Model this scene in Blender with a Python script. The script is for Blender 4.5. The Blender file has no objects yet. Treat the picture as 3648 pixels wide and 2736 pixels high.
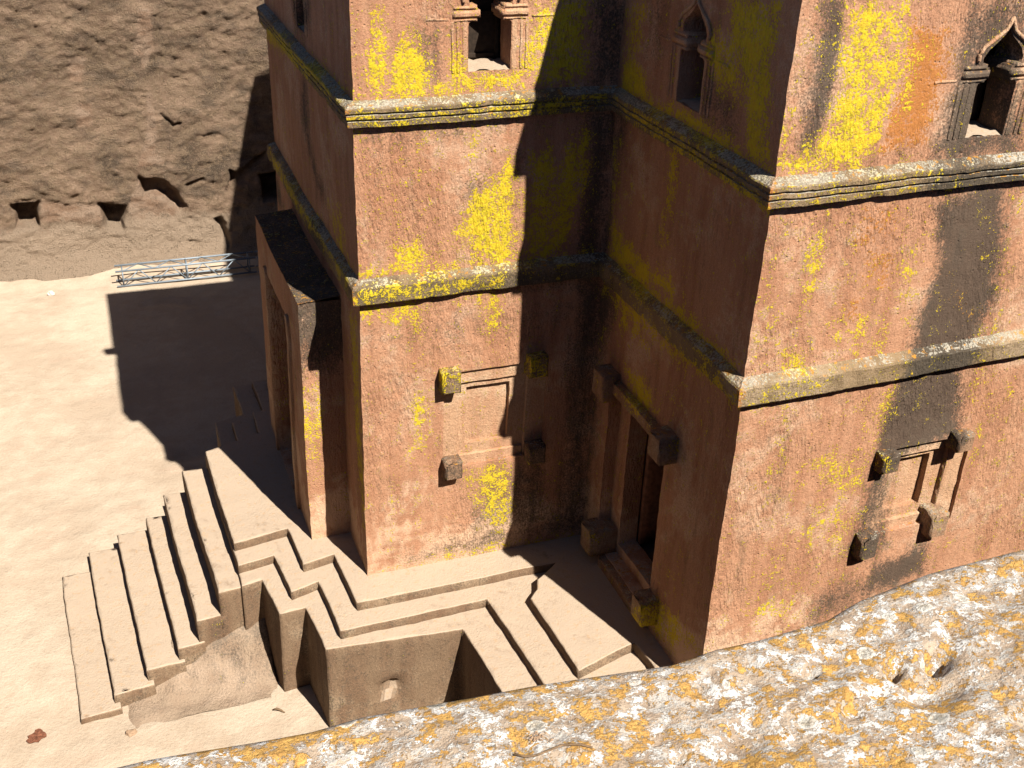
import bpy, math, random
from mathutils import Vector, noise
from mathutils.geometry import delaunay_2d_cdt
random.seed(7)
scene = bpy.context.scene
S = 0.85                                   # layout units to metres

# ------------------------------------------------------------------ camera, sky, sun, exposure
cam_data = bpy.data.cameras.new('camera')
cam = bpy.data.objects.new('camera', cam_data)
scene.collection.objects.link(cam)
scene.camera = cam
cam_data.sensor_width = 36.0
cam_data.lens = 40.018
cam_data.clip_start = 0.05
cam_data.clip_end = 500.0
cam.location = (-3.4772 * S, -15.238 * S, 12.3494 * S)
cam.rotation_euler = (math.radians(61.2067), math.radians(-1.9685), math.radians(-20.3617))

SUN_DIR = Vector((0.32, -1.0, 1.22)).normalized()      # towards the sun
world = bpy.data.worlds.new('World')
scene.world = world
world.use_nodes = True
wn = world.node_tree.nodes
sky = wn.new('ShaderNodeTexSky')
sky.sky_type = 'NISHITA'
sky.sun_disc = False
sky.sun_elevation = math.asin(SUN_DIR.z)
sky.altitude = 2500.0
sky.air_density = 0.45
sky.dust_density = 0.2
sky.ozone_density = 0.6
sky.sun_rotation = math.atan2(SUN_DIR.x, SUN_DIR.y)
wn['Background'].inputs['Strength'].default_value = 0.06
world.node_tree.links.new(sky.outputs[0], wn['Background'].inputs['Color'])
sun_data = bpy.data.lights.new('sun', 'SUN')
sun_data.energy = 5.0
sun_data.angle = math.radians(0.5)
sun_data.color = (1.0, 0.94, 0.84)
sun = bpy.data.objects.new('sun', sun_data)
scene.collection.objects.link(sun)
sun.rotation_euler = SUN_DIR.to_track_quat('Z', 'Y').to_euler()
scene.view_settings.view_transform = 'Standard'
scene.view_settings.look = 'None'
scene.view_settings.gamma = 1.0
scene.view_settings.exposure = 1.58

# ------------------------------------------------------------------ weathering drawn on the stone faces: strength, outline (along the wall, height)
STAINS = {
 'F1': {
  'y': [
   (1.05,[(0.36,9.33),(0.44,9.13),(0.48,8.83),(0.51,8.58),(0.45,8.23),(0.31,8.27),(0.21,8.59),(0.28,8.99)]),
   (1.00,[(0.78,9.06),(0.92,8.96),(1.08,8.67),(1.12,8.19),(0.52,8.2),(0.48,8.58),(0.62,8.82)]),
   (0.94,[(-0.02,8.24),(0.52,8.31),(1.12,8.42),(2.49,8.42),(2.5,8.24),(-0.01,8.15)]),
   (1.00,[(1.48,8.84),(1.64,8.42),(1.32,8.37),(1.4,8.53),(1.41,8.81)]),
   (0.88,[(2.54,9.43),(2.93,9.41),(2.78,8.4),(2.42,8.41),(2.54,8.92)]),
   (0.75,[(2.86,9.42),(3.47,9.4),(3.51,8.29),(2.64,8.2),(2.69,8.66)]),
   (1.05,[(2.31,7.17),(2.39,7.04),(2.46,6.83),(2.43,6.4),(2.49,6.02),(2.42,5.48),(2.0,5.56),(1.74,5.76),(1.53,6.12),(1.65,6.33),(1.72,6.61),(1.97,6.82),(2.2,6.98)]),
   (0.62,[(1.51,6.27),(1.69,6.1),(1.55,5.9),(1.37,5.92)]),
   (1.05,[(0.63,5.96),(0.86,5.99),(1.03,5.88),(0.93,5.5),(0.7,5.53)]),
   (0.75,[(-0.03,7.79),(0.08,7.71),(0.04,7.44),(-0.04,7.58)]),
   (0.62,[(1.68,7.78),(1.81,7.75),(1.8,7.24),(1.73,7.18)]),
   (0.62,[(0.95,7.76),(1.18,7.76),(1.12,7.53),(1.01,7.51)]),
   (0.78,[(2.61,7.25),(2.94,7.33),(3.1,7.1),(3.35,7.4),(3.52,7.64),(3.68,7.52),(3.62,6.81),(3.44,6.08),(3.16,5.49),(2.62,5.46)]),
   (0.88,[(-0.09,5.62),(2.0,5.66),(3.79,5.58),(3.79,5.48),(-0.02,5.54)]),
   (0.69,[(-0.05,5.14),(0.32,5.13),(0.9,5.14),(0.93,4.39),(0.82,4.68),(0.67,4.78),(0.49,4.57),(0.42,4.89),(0.09,4.78),(-0.03,4.87)]),
   (0.56,[(1.52,5.06),(2.32,5.08),(2.23,4.41),(2.03,4.27),(1.95,4.77),(1.64,4.89)]),
   (0.94,[(0.85,3.45),(1.0,3.43),(1.02,3.08),(0.92,2.79),(0.8,3.03)]),
   (0.38,[(0.73,3.3),(1.11,3.15),(1.08,2.28),(0.76,2.25)]),
   (0.71,[(1.68,1.87),(2.62,1.78),(2.66,0.73),(2.34,0.5),(2.12,0.65),(1.82,1.2)]),
   (0.69,[(0.61,0.05),(1.37,0.17),(2.7,0.17),(3.83,0.07),(3.84,-0.04),(1.71,0.04),(0.86,-0.01)]),
   (0.69,[(0.11,5.42),(2.31,5.43),(2.32,5.12),(0.03,5.17)]),
   (0.62,[(-0.11,8.04),(3.97,8.09),(3.99,7.89),(-0.08,7.83)]),
  ],
  'd': [
   (0.50,[(3.51,7.81),(4.03,7.88),(3.96,5.4),(3.48,5.37),(3.51,6.67)]),
   (0.48,[(3.57,9.4),(4.01,9.38),(4.04,8.16),(3.45,8.16)]),
   (0.35,[(0.62,0.3),(1.7,0.44),(2.65,0.53),(3.79,0.69),(3.83,0.02),(0.61,0.02)]),
   (0.50,[(3.5,5.13),(3.99,5.08),(4.02,0.03),(3.47,0.1),(3.52,3.46)]),
   (0.40,[(1.68,1.87),(3.2,1.78),(3.28,0.3),(1.78,0.62)]),
   (0.30,[(-0.02,7.78),(2.44,7.91),(2.45,7.68),(0.91,7.51),(-0.02,7.45)]),
   (0.45,[(-0.11,8.04),(3.97,8.09),(3.99,7.89),(-0.08,7.83)]),
   (0.45,[(-0.1,5.49),(3.89,5.33),(3.91,5.0),(-0.11,5.15)]),
   (0.35,[(0.66,9.0),(1.31,9.1),(1.32,8.21),(0.52,8.23)]),
   (0.35,[(1.61,6.84),(2.54,7.18),(2.61,5.47),(1.63,5.59)]),
   (0.20,[(0.02,4.79),(3.6,4.8),(3.65,4.13),(1.65,4.24),(0.08,4.31)]),
  ],
  'w': [
   (1.00,[(0.01,6.96),(0.04,6.97),(0.02,6.81),(-0.0,6.81)]),
  ],
 },
 'S': {
  'y': [
   (1.05,[(0.22,8.59),(0.53,8.59),(0.89,8.51),(1.02,8.22),(1.84,8.31),(3.08,8.32),(4.3,8.23),(4.12,8.13),(2.4,8.12),(0.15,8.13)]),
   (0.90,[(2.81,9.89),(3.89,10.08),(3.94,9.38),(4.21,8.2),(3.67,8.23),(3.36,9.02),(3.04,9.39)]),
   (0.83,[(2.33,9.47),(3.13,9.47),(3.28,8.89),(2.97,8.76),(2.56,9.0)]),
   (0.52,[(0.04,9.39),(0.75,9.52),(0.63,8.68),(0.25,8.46)]),
   (0.98,[(0.15,6.16),(0.62,5.95),(1.34,5.93),(1.81,5.84),(2.2,6.07),(2.35,5.7),(0.45,5.5),(0.19,5.47)]),
   (0.75,[(1.77,7.68),(2.05,7.67),(2.01,7.03),(2.0,6.34),(1.89,6.3),(1.84,7.04)]),
   (0.75,[(0.02,7.36),(0.25,7.43),(0.35,6.0),(0.24,5.49)]),
   (1.05,[(0.1,5.51),(1.56,5.62),(2.97,5.7),(4.24,5.56),(4.09,5.45),(2.74,5.52),(1.12,5.43)]),
   (0.52,[(0.54,4.99),(1.99,5.02),(1.77,4.61),(1.3,4.54),(0.62,4.54)]),
   (0.90,[(0.99,3.98),(1.87,4.11),(2.26,3.75),(1.49,3.57)]),
   (0.45,[(-0.04,4.23),(0.33,4.23),(-0.12,2.41),(-0.11,0.47),(-0.4,0.28)]),
   (0.75,[(-0.0,5.07),(4.29,5.24),(4.34,5.03),(0.05,4.77)]),
   (0.83,[(0.13,8.09),(4.29,7.89),(4.32,7.75),(0.16,7.93)]),
   (0.75,[(2.9,0.71),(4.06,1.0),(4.23,0.88),(3.48,0.24),(2.7,0.07)]),
  ],
  'o': [
   (0.62,[(1.54,8.45),(3.07,8.37),(3.11,8.21),(1.46,8.17)]),
   (0.75,[(2.95,0.47),(4.08,0.93),(4.25,0.81),(3.21,0.01)]),
  ],
  'd': [
   (0.60,[(-0.02,5.15),(0.67,5.2),(0.1,3.43),(0.06,0.07),(-0.42,-0.36)]),
   (0.60,[(0.09,7.88),(0.33,7.87),(0.11,5.44),(-0.07,5.45)]),
   (0.30,[(0.75,9.52),(1.28,9.61),(1.3,8.89),(0.91,8.74)]),
   (0.30,[(2.27,9.22),(3.38,8.92),(3.46,8.19),(2.39,8.18)]),
  ],
 },
 'F2': {
  'd': [
   (0.80,[(0.36,10.15),(0.61,10.14),(0.58,9.39),(0.56,8.69),(0.49,8.37),(0.35,8.43),(0.38,9.14)]),
   (0.55,[(2.26,10.09),(3.09,10.07),(3.72,8.05),(2.18,8.12),(2.27,8.58),(2.29,9.03),(2.22,9.52)]),
   (0.85,[(2.52,7.61),(3.55,7.73),(3.7,6.98),(3.83,6.16),(3.59,5.05),(3.82,3.95),(2.58,3.71),(2.48,4.49),(2.61,5.2),(2.67,5.9),(2.81,6.82)]),
   (0.45,[(2.35,3.67),(3.0,3.63),(3.12,2.11),(2.6,1.79),(2.28,2.13)]),
   (0.80,[(2.9,1.77),(3.76,1.92),(3.9,1.39),(2.81,1.21)]),
   (0.40,[(1.84,1.45),(2.8,1.66),(2.9,1.18),(1.88,0.81)]),
   (0.55,[(2.18,8.12),(3.69,8.18),(3.83,7.74),(2.14,7.7)]),
   (0.35,[(0.79,8.34),(2.05,8.36),(1.9,8.14),(0.82,8.17)]),
  ],
  'y': [
   (0.81,[(0.57,10.14),(1.45,10.12),(1.57,9.6),(1.57,9.07),(1.4,8.52),(1.13,8.26),(0.44,8.16),(0.12,8.17),(0.32,8.44),(0.54,8.64),(0.61,9.23),(0.61,9.85)]),
   (0.67,[(1.59,9.91),(1.78,9.7),(1.84,9.32),(1.76,8.72),(1.58,9.17)]),
   (0.62,[(-0.08,9.11),(0.07,8.94),(0.12,8.51),(0.66,8.35),(0.12,8.14),(0.0,8.46)]),
   (0.62,[(0.12,8.17),(1.15,8.17),(2.17,8.15),(2.19,8.09),(0.13,8.12)]),
   (0.84,[(0.6,7.34),(0.81,7.29),(0.81,6.92),(0.77,6.55),(0.67,6.81)]),
   (0.62,[(0.54,5.73),(0.89,5.71),(1.08,5.44),(0.58,5.46)]),
   (0.43,[(1.15,6.17),(1.8,6.15),(2.04,5.71),(1.64,5.56),(1.29,5.82)]),
   (0.47,[(1.21,3.97),(1.65,4.04),(2.27,3.69),(2.21,3.22),(1.7,3.41)]),
   (0.39,[(1.51,3.21),(2.28,2.88),(2.19,2.15),(1.72,2.51)]),
   (0.56,[(0.7,1.57),(1.5,1.54),(1.4,1.21),(0.81,1.36)]),
   (0.34,[(2.2,6.89),(2.43,7.12),(2.67,5.9),(2.39,5.8)]),
   (0.34,[(2.19,5.05),(2.91,4.94),(2.46,3.89),(2.08,4.19)]),
   (0.45,[(-0.04,7.96),(1.86,8.03),(1.89,7.91),(-0.01,7.78)]),
   (0.39,[(0.05,5.33),(1.38,5.39),(1.42,5.18),(0.02,5.06)]),
  ],
  'o': [
   (0.94,[(1.44,10.02),(2.15,9.79),(2.22,9.03),(2.13,8.3),(1.44,8.35),(1.47,8.8),(1.62,9.28)]),
   (0.56,[(1.22,7.85),(2.03,7.59),(2.26,6.36),(1.59,6.44),(1.17,7.13)]),
   (0.50,[(1.05,7.02),(1.9,6.34),(2.06,5.64),(1.29,5.82)]),
   (0.44,[(3.66,4.82),(4.4,5.08),(4.7,4.11),(3.88,4.02)]),
   (0.38,[(1.85,4.89),(2.5,3.72),(2.16,3.48)]),
  ],
 },
 'E': {
  'y': [
   (0.90,[(0.0,7.73),(2.23,8.11),(5.23,8.18),(6.94,8.27),(6.92,8.12),(3.75,7.83),(-0.11,7.45)]),
   (0.75,[(-0.19,5.25),(2.28,5.48),(4.67,5.55),(6.93,5.58),(6.61,5.37),(2.2,5.19)]),
   (0.75,[(6.35,4.63),(6.9,4.89),(7.08,0.48),(6.63,2.05)]),
   (0.52,[(4.78,6.07),(5.99,6.34),(6.62,5.45),(5.68,5.46)]),
  ],
  'd': [
   (0.55,[(3.85,8.22),(3.84,6.71),(4.78,6.07),(4.37,5.85),(3.11,6.9)]),
   (0.55,[(-0.23,5.14),(0.96,4.19),(-0.04,4.23)]),
   (0.55,[(2.85,8.75),(4.42,9.03),(4.31,8.6),(3.13,8.36)]),
   (0.55,[(3.67,5.27),(4.67,5.55),(5.32,5.32),(4.56,5.02)]),
  ],
  'o': [
   (0.38,[(1.19,7.65),(2.96,7.8),(3.18,5.69),(1.47,5.75)]),
   (0.38,[(5.07,7.44),(6.36,7.65),(6.41,6.04),(5.42,5.83)]),
  ],
 },
}

# ------------------------------------------------------------------ materials
ALBEDO = 0.58                              # one scale for all reflectances
class Nodes:
    def __init__(self, name):
        self.m = bpy.data.materials.new(name)
        self.m.use_nodes = True
        self.t = self.m.node_tree
        self.b = self.t.nodes['Principled BSDF']
        self.b.inputs['Roughness'].default_value = 0.92
        self.b.inputs['Specular IOR Level'].default_value = 0.15
        self.pos = self.t.nodes.new('ShaderNodeNewGeometry')
    def put(self, sock, v):
        if isinstance(v, bpy.types.NodeSocket): self.t.links.new(v, sock)
        else: sock.default_value = v
    def math(self, op, a, b=0.0, clamp=False):
        n = self.t.nodes.new('ShaderNodeMath'); n.operation = op; n.use_clamp = clamp
        self.put(n.inputs[0], a); self.put(n.inputs[1], b)
        return n.outputs[0]
    def mapped(self, scale=(1, 1, 1), rot=(0, 0, 0), loc=(0, 0, 0)):
        n = self.t.nodes.new('ShaderNodeMapping')
        self.t.links.new(self.pos.outputs['Position'], n.inputs['Vector'])
        n.inputs['Scale'].default_value = scale
        n.inputs['Rotation'].default_value = rot
        n.inputs['Location'].default_value = loc
        return n.outputs[0]
    def noise(self, scale, detail=4, rough=0.55, vec=None, dist=0.0):
        n = self.t.nodes.new('ShaderNodeTexNoise')
        self.put(n.inputs['Vector'], vec or self.pos.outputs['Position'])
        n.inputs['Scale'].default_value = scale; n.inputs['Detail'].default_value = detail
        n.inputs['Roughness'].default_value = rough; n.inputs['Distortion'].default_value = dist
        return n.outputs['Fac']
    def voronoi(self, scale, out='Distance', feature='F1', vec=None, rnd=1.0):
        n = self.t.nodes.new('ShaderNodeTexVoronoi'); n.feature = feature
        self.put(n.inputs['Vector'], vec or self.pos.outputs['Position'])
        n.inputs['Scale'].default_value = scale; n.inputs['Randomness'].default_value = rnd
        return n.outputs[out]
    def step(self, v, lo, hi, to0=0.0, to1=1.0):
        n = self.t.nodes.new('ShaderNodeMapRange'); n.interpolation_type = 'SMOOTHSTEP'
        self.put(n.inputs['Value'], v)
        n.inputs['From Min'].default_value = lo; n.inputs['From Max'].default_value = hi
        n.inputs['To Min'].default_value = to0; n.inputs['To Max'].default_value = to1
        return n.outputs[0]
    def mix(self, f, a, b, mode='MIX'):
        n = self.t.nodes.new('ShaderNodeMix'); n.data_type = 'RGBA'; n.blend_type = mode
        self.put(n.inputs['Factor'], f)
        for s, v in ((n.inputs['A'], a), (n.inputs['B'], b)):
            if isinstance(v, tuple): v = (v[0] * ALBEDO, v[1] * ALBEDO, v[2] * ALBEDO, 1.0)
            self.put(s, v)
        return n.outputs['Result']
    def attr(self, name):
        n = self.t.nodes.new('ShaderNodeAttribute'); n.attribute_name = name
        return n.outputs['Fac']
    def up(self):
        n = self.t.nodes.new('ShaderNodeSeparateXYZ')
        self.t.links.new(self.pos.outputs['True Normal'], n.inputs[0])
        return n.outputs['Z']
    def add(self, *terms):                      # sum of (socket, gain, offset)
        r = None
        for s, g, o in terms:
            v = self.math('MULTIPLY', self.math('SUBTRACT', s, o), g)
            r = v if r is None else self.math('ADD', r, v)
        return r
    def finish(self, col, height=None, dist=0.02, strength=1.0):
        self.put(self.b.inputs['Base Color'], col)
        if height is not None:
            n = self.t.nodes.new('ShaderNodeBump')
            n.inputs['Strength'].default_value = strength; n.inputs['Distance'].default_value = dist
            self.put(n.inputs['Height'], height)
            self.t.links.new(n.outputs[0], self.b.inputs['Normal'])
        return self.m

YELLOW = (0.70, 0.55, 0.020)
ORANGE = (0.52, 0.24, 0.03)

def stone(name, mid, red, pale, ledge=1.0, tools=1.0, dark_bias=0.0, yellow_bias=0.0, sandy=0.0, mottle=0.4, splashed=0.0, bump=0.9):
    k = Nodes(name)
    big = k.noise(0.9, 5, 0.6)
    med = k.noise(7.0, 6, 0.65)
    fine = k.noise(38.0, 4, 0.7)
    grain = k.noise(110.0, 2, 0.6)
    streak = k.noise(1.0, 5, 0.6, k.mapped((4.5, 4.5, 0.45)))
    col = k.mix(k.step(streak, 0.38, 0.66), mid, red)
    col = k.mix(k.step(k.add((big, 1, 0), (med, 0.5, 0.5)), 0.48, 0.68), col, pale)
    col = k.mix(k.step(fine, 0.3, 0.72, 0.0, 0.55), col, tuple(c * 0.62 for c in mid))
    wash = k.noise(1.0, 6, 0.65, k.mapped((6.0, 6.0, 1.1), loc=(3, 8, 1)))
    col = k.mix(k.math('MULTIPLY', k.step(k.add((wash, 1, 0), (med, 0.6, 0.5), (fine, 0.35, 0.5)), 0.53, 0.74), 0.62 * mottle), col, (0.20, 0.122, 0.073))
    low = k.t.nodes.new('ShaderNodeSeparateXYZ'); k.t.links.new(k.pos.outputs['Position'], low.inputs[0])
    splash = k.add((low.outputs['Z'], -0.38, 0.75), (big, 2.6, 0.5), (med, 0.8, 0.5))
    col = k.mix(k.math('MULTIPLY', k.step(splash, -0.12, 0.28), 0.8 * splashed), col, (0.72, 0.47, 0.31))
    col = k.mix(k.math('MULTIPLY', k.step(k.voronoi(13.0), 0.04, 0.10, 1.0, 0.0), 0.5), col, (0.13, 0.07, 0.045))
    speck = k.step(grain, 0.62, 0.75)
    col = k.mix(k.step(k.noise(70.0, 3, 0.7, k.mapped(loc=(2, 5, 8))), 0.55, 0.70, 0, 0.6), col, tuple(c * 0.5 for c in red))
    col = k.mix(k.math('MULTIPLY', speck, 0.7), col, tuple(min(1, c * 1.7 + 0.05) for c in pale))
    up = k.up()
    flat = k.step(up, 0.35, 0.75)
    # black algae crust
    d = k.add((k.attr('dark'), 1.15, 0), (med, 0.9, 0.5), (fine, 1.3, 0.5), (streak, 0.7, 0.5), (big, 0.4, 0.5))
    dm = k.math('MULTIPLY', k.step(d, 0.08 - dark_bias, 0.62 - dark_bias), 0.88)
    col = k.mix(dm, col, (0.062, 0.052, 0.041))
    # sandy dust that lies on treads
    if sandy:
        dust = k.math('MULTIPLY', flat, k.step(k.add((big, 0.7, 0.5), (med, 1.0, 0.5)), -0.50, -0.05))
        col = k.mix(k.math('MULTIPLY', dust, sandy), col, (0.50, 0.39, 0.290))
    # crustose lichens
    o = k.add((k.attr('orange'), 1.0, 0), (med, 1.6, 0.5), (fine, 2.0, 0.5))
    col = k.mix(k.math('MULTIPLY', k.step(o, 0.55, 0.75), 0.85), col, (0.46, 0.17, 0.035))
    clump = k.voronoi(24.0)
    y = k.add((k.attr('yellow'), 1.0, 0), (med, 2.3, 0.5), (fine, 3.4, 0.5), (streak, 1.2, 0.5), (clump, -0.45, 0.35), (k.attr('dark'), -0.22, 0))
    ym = k.math('MULTIPLY', k.step(y, 0.43 - yellow_bias, 0.60 - yellow_bias), 0.95)
    col = k.mix(ym, col, k.mix(k.step(k.noise(30.0, 4, 0.7, k.mapped(loc=(6, 6, 1))), 0.42, 0.62), YELLOW, k.mix(k.step(med, 0.42, 0.58), (0.46, 0.36, 0.03), (0.66, 0.42, 0.03))))
    # pale grey crust and orange spots along the upward ledges
    if ledge:
        w = k.add((med, 1.6, 0.5), (fine, 1.8, 0.5), (k.attr('ledge'), 0.5, 0.2))
        col = k.mix(k.math('MULTIPLY', flat, k.math('MULTIPLY', k.step(w, -0.02 + 0.25 * (1 - ledge), 0.20 + 0.25 * (1 - ledge)), 0.9 * ledge)), col, k.mix(k.step(fine, 0.4, 0.6), (0.24, 0.21, 0.16), (0.52, 0.48, 0.40)))
        sp = k.noise(13.0, 5, 0.65, k.mapped(loc=(3, 1, 7)))
        col = k.mix(k.math('MULTIPLY', flat, k.math('MULTIPLY', k.step(sp, 0.56, 0.64), 0.9 * ledge)), col, ORANGE)
    col = k.mix(k.step(k.attr('white'), 0.4, 0.6), col, (0.75, 0.72, 0.66))
    # height: chisel strokes, pits, grain
    which = k.step(k.noise(0.8, 2), 0.42, 0.58)
    ca = k.noise(1.0, 3, 0.6, k.mapped((27, 27, 8), (0.45, 0.55, 0.2)))
    cb = k.noise(1.0, 3, 0.6, k.mapped((27, 27, 8), (-0.5, -0.6, 0.9)))
    chisel = k.add((ca, 1.0, 0), (k.math('MULTIPLY', which, k.math('SUBTRACT', cb, ca)), 1.0, 0))
    pits = k.step(k.voronoi(9.0), 0.05, 0.16)
    rough_zone = k.step(k.noise(0.75, 4, 0.6, k.mapped(loc=(5, 9, 2))), 0.38, 0.62, 0.35, 1.7)
    chisel = k.math('ADD', k.math('MULTIPLY', k.math('SUBTRACT', chisel, 0.5), rough_zone), 0.5)
    h = k.add((chisel, 1.5 * tools, 0.5), (med, 0.6, 0.5), (fine, 0.45, 0.5), (grain, 0.12, 0.5), (pits, 0.35 * tools, 0), (ym, 0.12, 0))
    return k.finish(col, h, 0.035, bump)

MAT_WALL = stone('church_stone', (0.55, 0.285, 0.165), (0.42, 0.195, 0.108), (0.65, 0.42, 0.28), mottle=0.85, splashed=1.0, bump=0.72)
MAT_BAND = stone('string_course_stone', (0.30, 0.205, 0.115), (0.22, 0.15, 0.08), (0.42, 0.31, 0.20), ledge=0.95, tools=0.6, dark_bias=0.10, yellow_bias=0.10)
MAT_TRIM = stone('carved_frame_stone', (0.60, 0.36, 0.215), (0.49, 0.245, 0.14), (0.70, 0.48, 0.32), ledge=0.5, tools=0.4)
MAT_BLOCK = stone('weathered_block_stone', (0.38, 0.225, 0.135), (0.31, 0.155, 0.085), (0.47, 0.34, 0.23), ledge=0.9, tools=0.7, dark_bias=0.12, yellow_bias=0.10)
MAT_PLINTH = stone('plinth_stone', (0.245, 0.162, 0.100), (0.21, 0.125, 0.075), (0.38, 0.27, 0.175), ledge=0.22, tools=0.35, dark_bias=0.15, yellow_bias=-0.35, sandy=0.92, bump=0.55)

MAT_FOOT = stone('stair_flank_stone', (0.33, 0.235, 0.16), (0.29, 0.19, 0.125), (0.42, 0.30, 0.215), ledge=0.0, tools=0.5, dark_bias=0.06, yellow_bias=-0.4, sandy=0.25, mottle=0.7)

def ground_material():
    k = Nodes('sandy_ground')
    big = k.noise(0.45, 6, 0.6); med = k.noise(3.2, 6, 0.65); fine = k.noise(24.0, 5, 0.7); grain = k.noise(95.0, 2, 0.6)
    col = k.mix(k.step(k.add((big, 1, 0), (med, 0.6, 0.5)), 0.36, 0.64), (0.485, 0.380, 0.283), (0.56, 0.458, 0.350))
    col = k.mix(k.step(k.noise(2.0, 5, 0.6, k.mapped((0.6, 1.7, 1), loc=(4, 2, 0))), 0.55, 0.68, 0, 0.5), col, (0.50, 0.365, 0.270))
    col = k.mix(k.step(fine, 0.42, 0.7, 0, 0.25), col, (0.38, 0.28, 0.18))
    col = k.mix(k.step(grain, 0.66, 0.76, 0, 0.5), col, (0.70, 0.60, 0.44))
    col = k.mix(k.step(k.add((k.noise(0.8, 7, 0.68, k.mapped(loc=(7, 3, 1))), 1, 0), (fine, 0.25, 0.5)), 0.54, 0.68, 0, 0.40), col, (0.41, 0.31, 0.22))
    h = k.add((med, 1.6, 0.5), (fine, 0.7, 0.5), (grain, 0.15, 0.5))
    return k.finish(col, h, 0.040, 0.6)

def cliff_material():
    k = Nodes('cliff_rock')
    bed = k.noise(1.0, 6, 0.62, k.mapped((1.1, 1.1, 3.0)))
    big = k.noise(0.7, 5, 0.6); med = k.noise(5.5, 7, 0.7); fine = k.noise(28.0, 5, 0.72); grain = k.noise(80.0, 2, 0.6)
    col = k.mix(k.step(bed, 0.36, 0.66), (0.255, 0.163, 0.108), (0.480, 0.325, 0.222))
    col = k.mix(k.step(k.add((big, 1.2, 0), (med, 0.7, 0.5)), 0.52, 0.78, 0, 0.9), col, (0.075, 0.055, 0.040))
    col = k.mix(k.step(k.add((med, 1.4, 0), (fine, 0.7, 0.5)), 0.60, 0.85, 0, 0.8), col, (0.40, 0.275, 0.175))
    col = k.mix(k.step(k.noise(1.3, 6, 0.65, k.mapped((0.8, 1, 1.5), loc=(2, 6, 4))), 0.50, 0.66, 0, 0.6), col, (0.095, 0.070, 0.052))
    p = k.add((k.attr('pink'), 1.0, 0), (med, 1.8, 0.5), (fine, 0.8, 0.5))
    col = k.mix(k.math('MULTIPLY', k.step(p, 0.25, 0.65), 0.9), col, k.mix(k.step(bed, 0.4, 0.6), (0.40, 0.245, 0.16), (0.50, 0.35, 0.25)))
    col = k.mix(k.step(k.noise(48.0, 4, 0.75, k.mapped(loc=(1, 5, 5))), 0.54, 0.66, 0, 0.55), col, (0.50, 0.36, 0.24))
    s = k.add((k.attr('sand'), 1.0, 0), (med, 1.3, 0.5), (big, 1.0, 0.5))
    col = k.mix(k.math('MULTIPLY', k.step(s, 0.3, 0.8), 0.85), col, (0.54, 0.405, 0.29))
    col = k.mix(k.step(k.add((fine, 1, 0), (med, 0.5, 0.5)), 0.54, 0.70, 0, 0.70), col, (0.070, 0.050, 0.038))
    col = k.mix(k.step(grain, 0.60, 0.70, 0, 0.85), col, (0.62, 0.50, 0.37))
    h = k.add((bed, 0.7, 0.5), (med, 1.3, 0.5), (fine, 1.7, 0.5), (grain, 0.35, 0.5))
    return k.finish(col, h, 0.085, 1.0)

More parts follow.
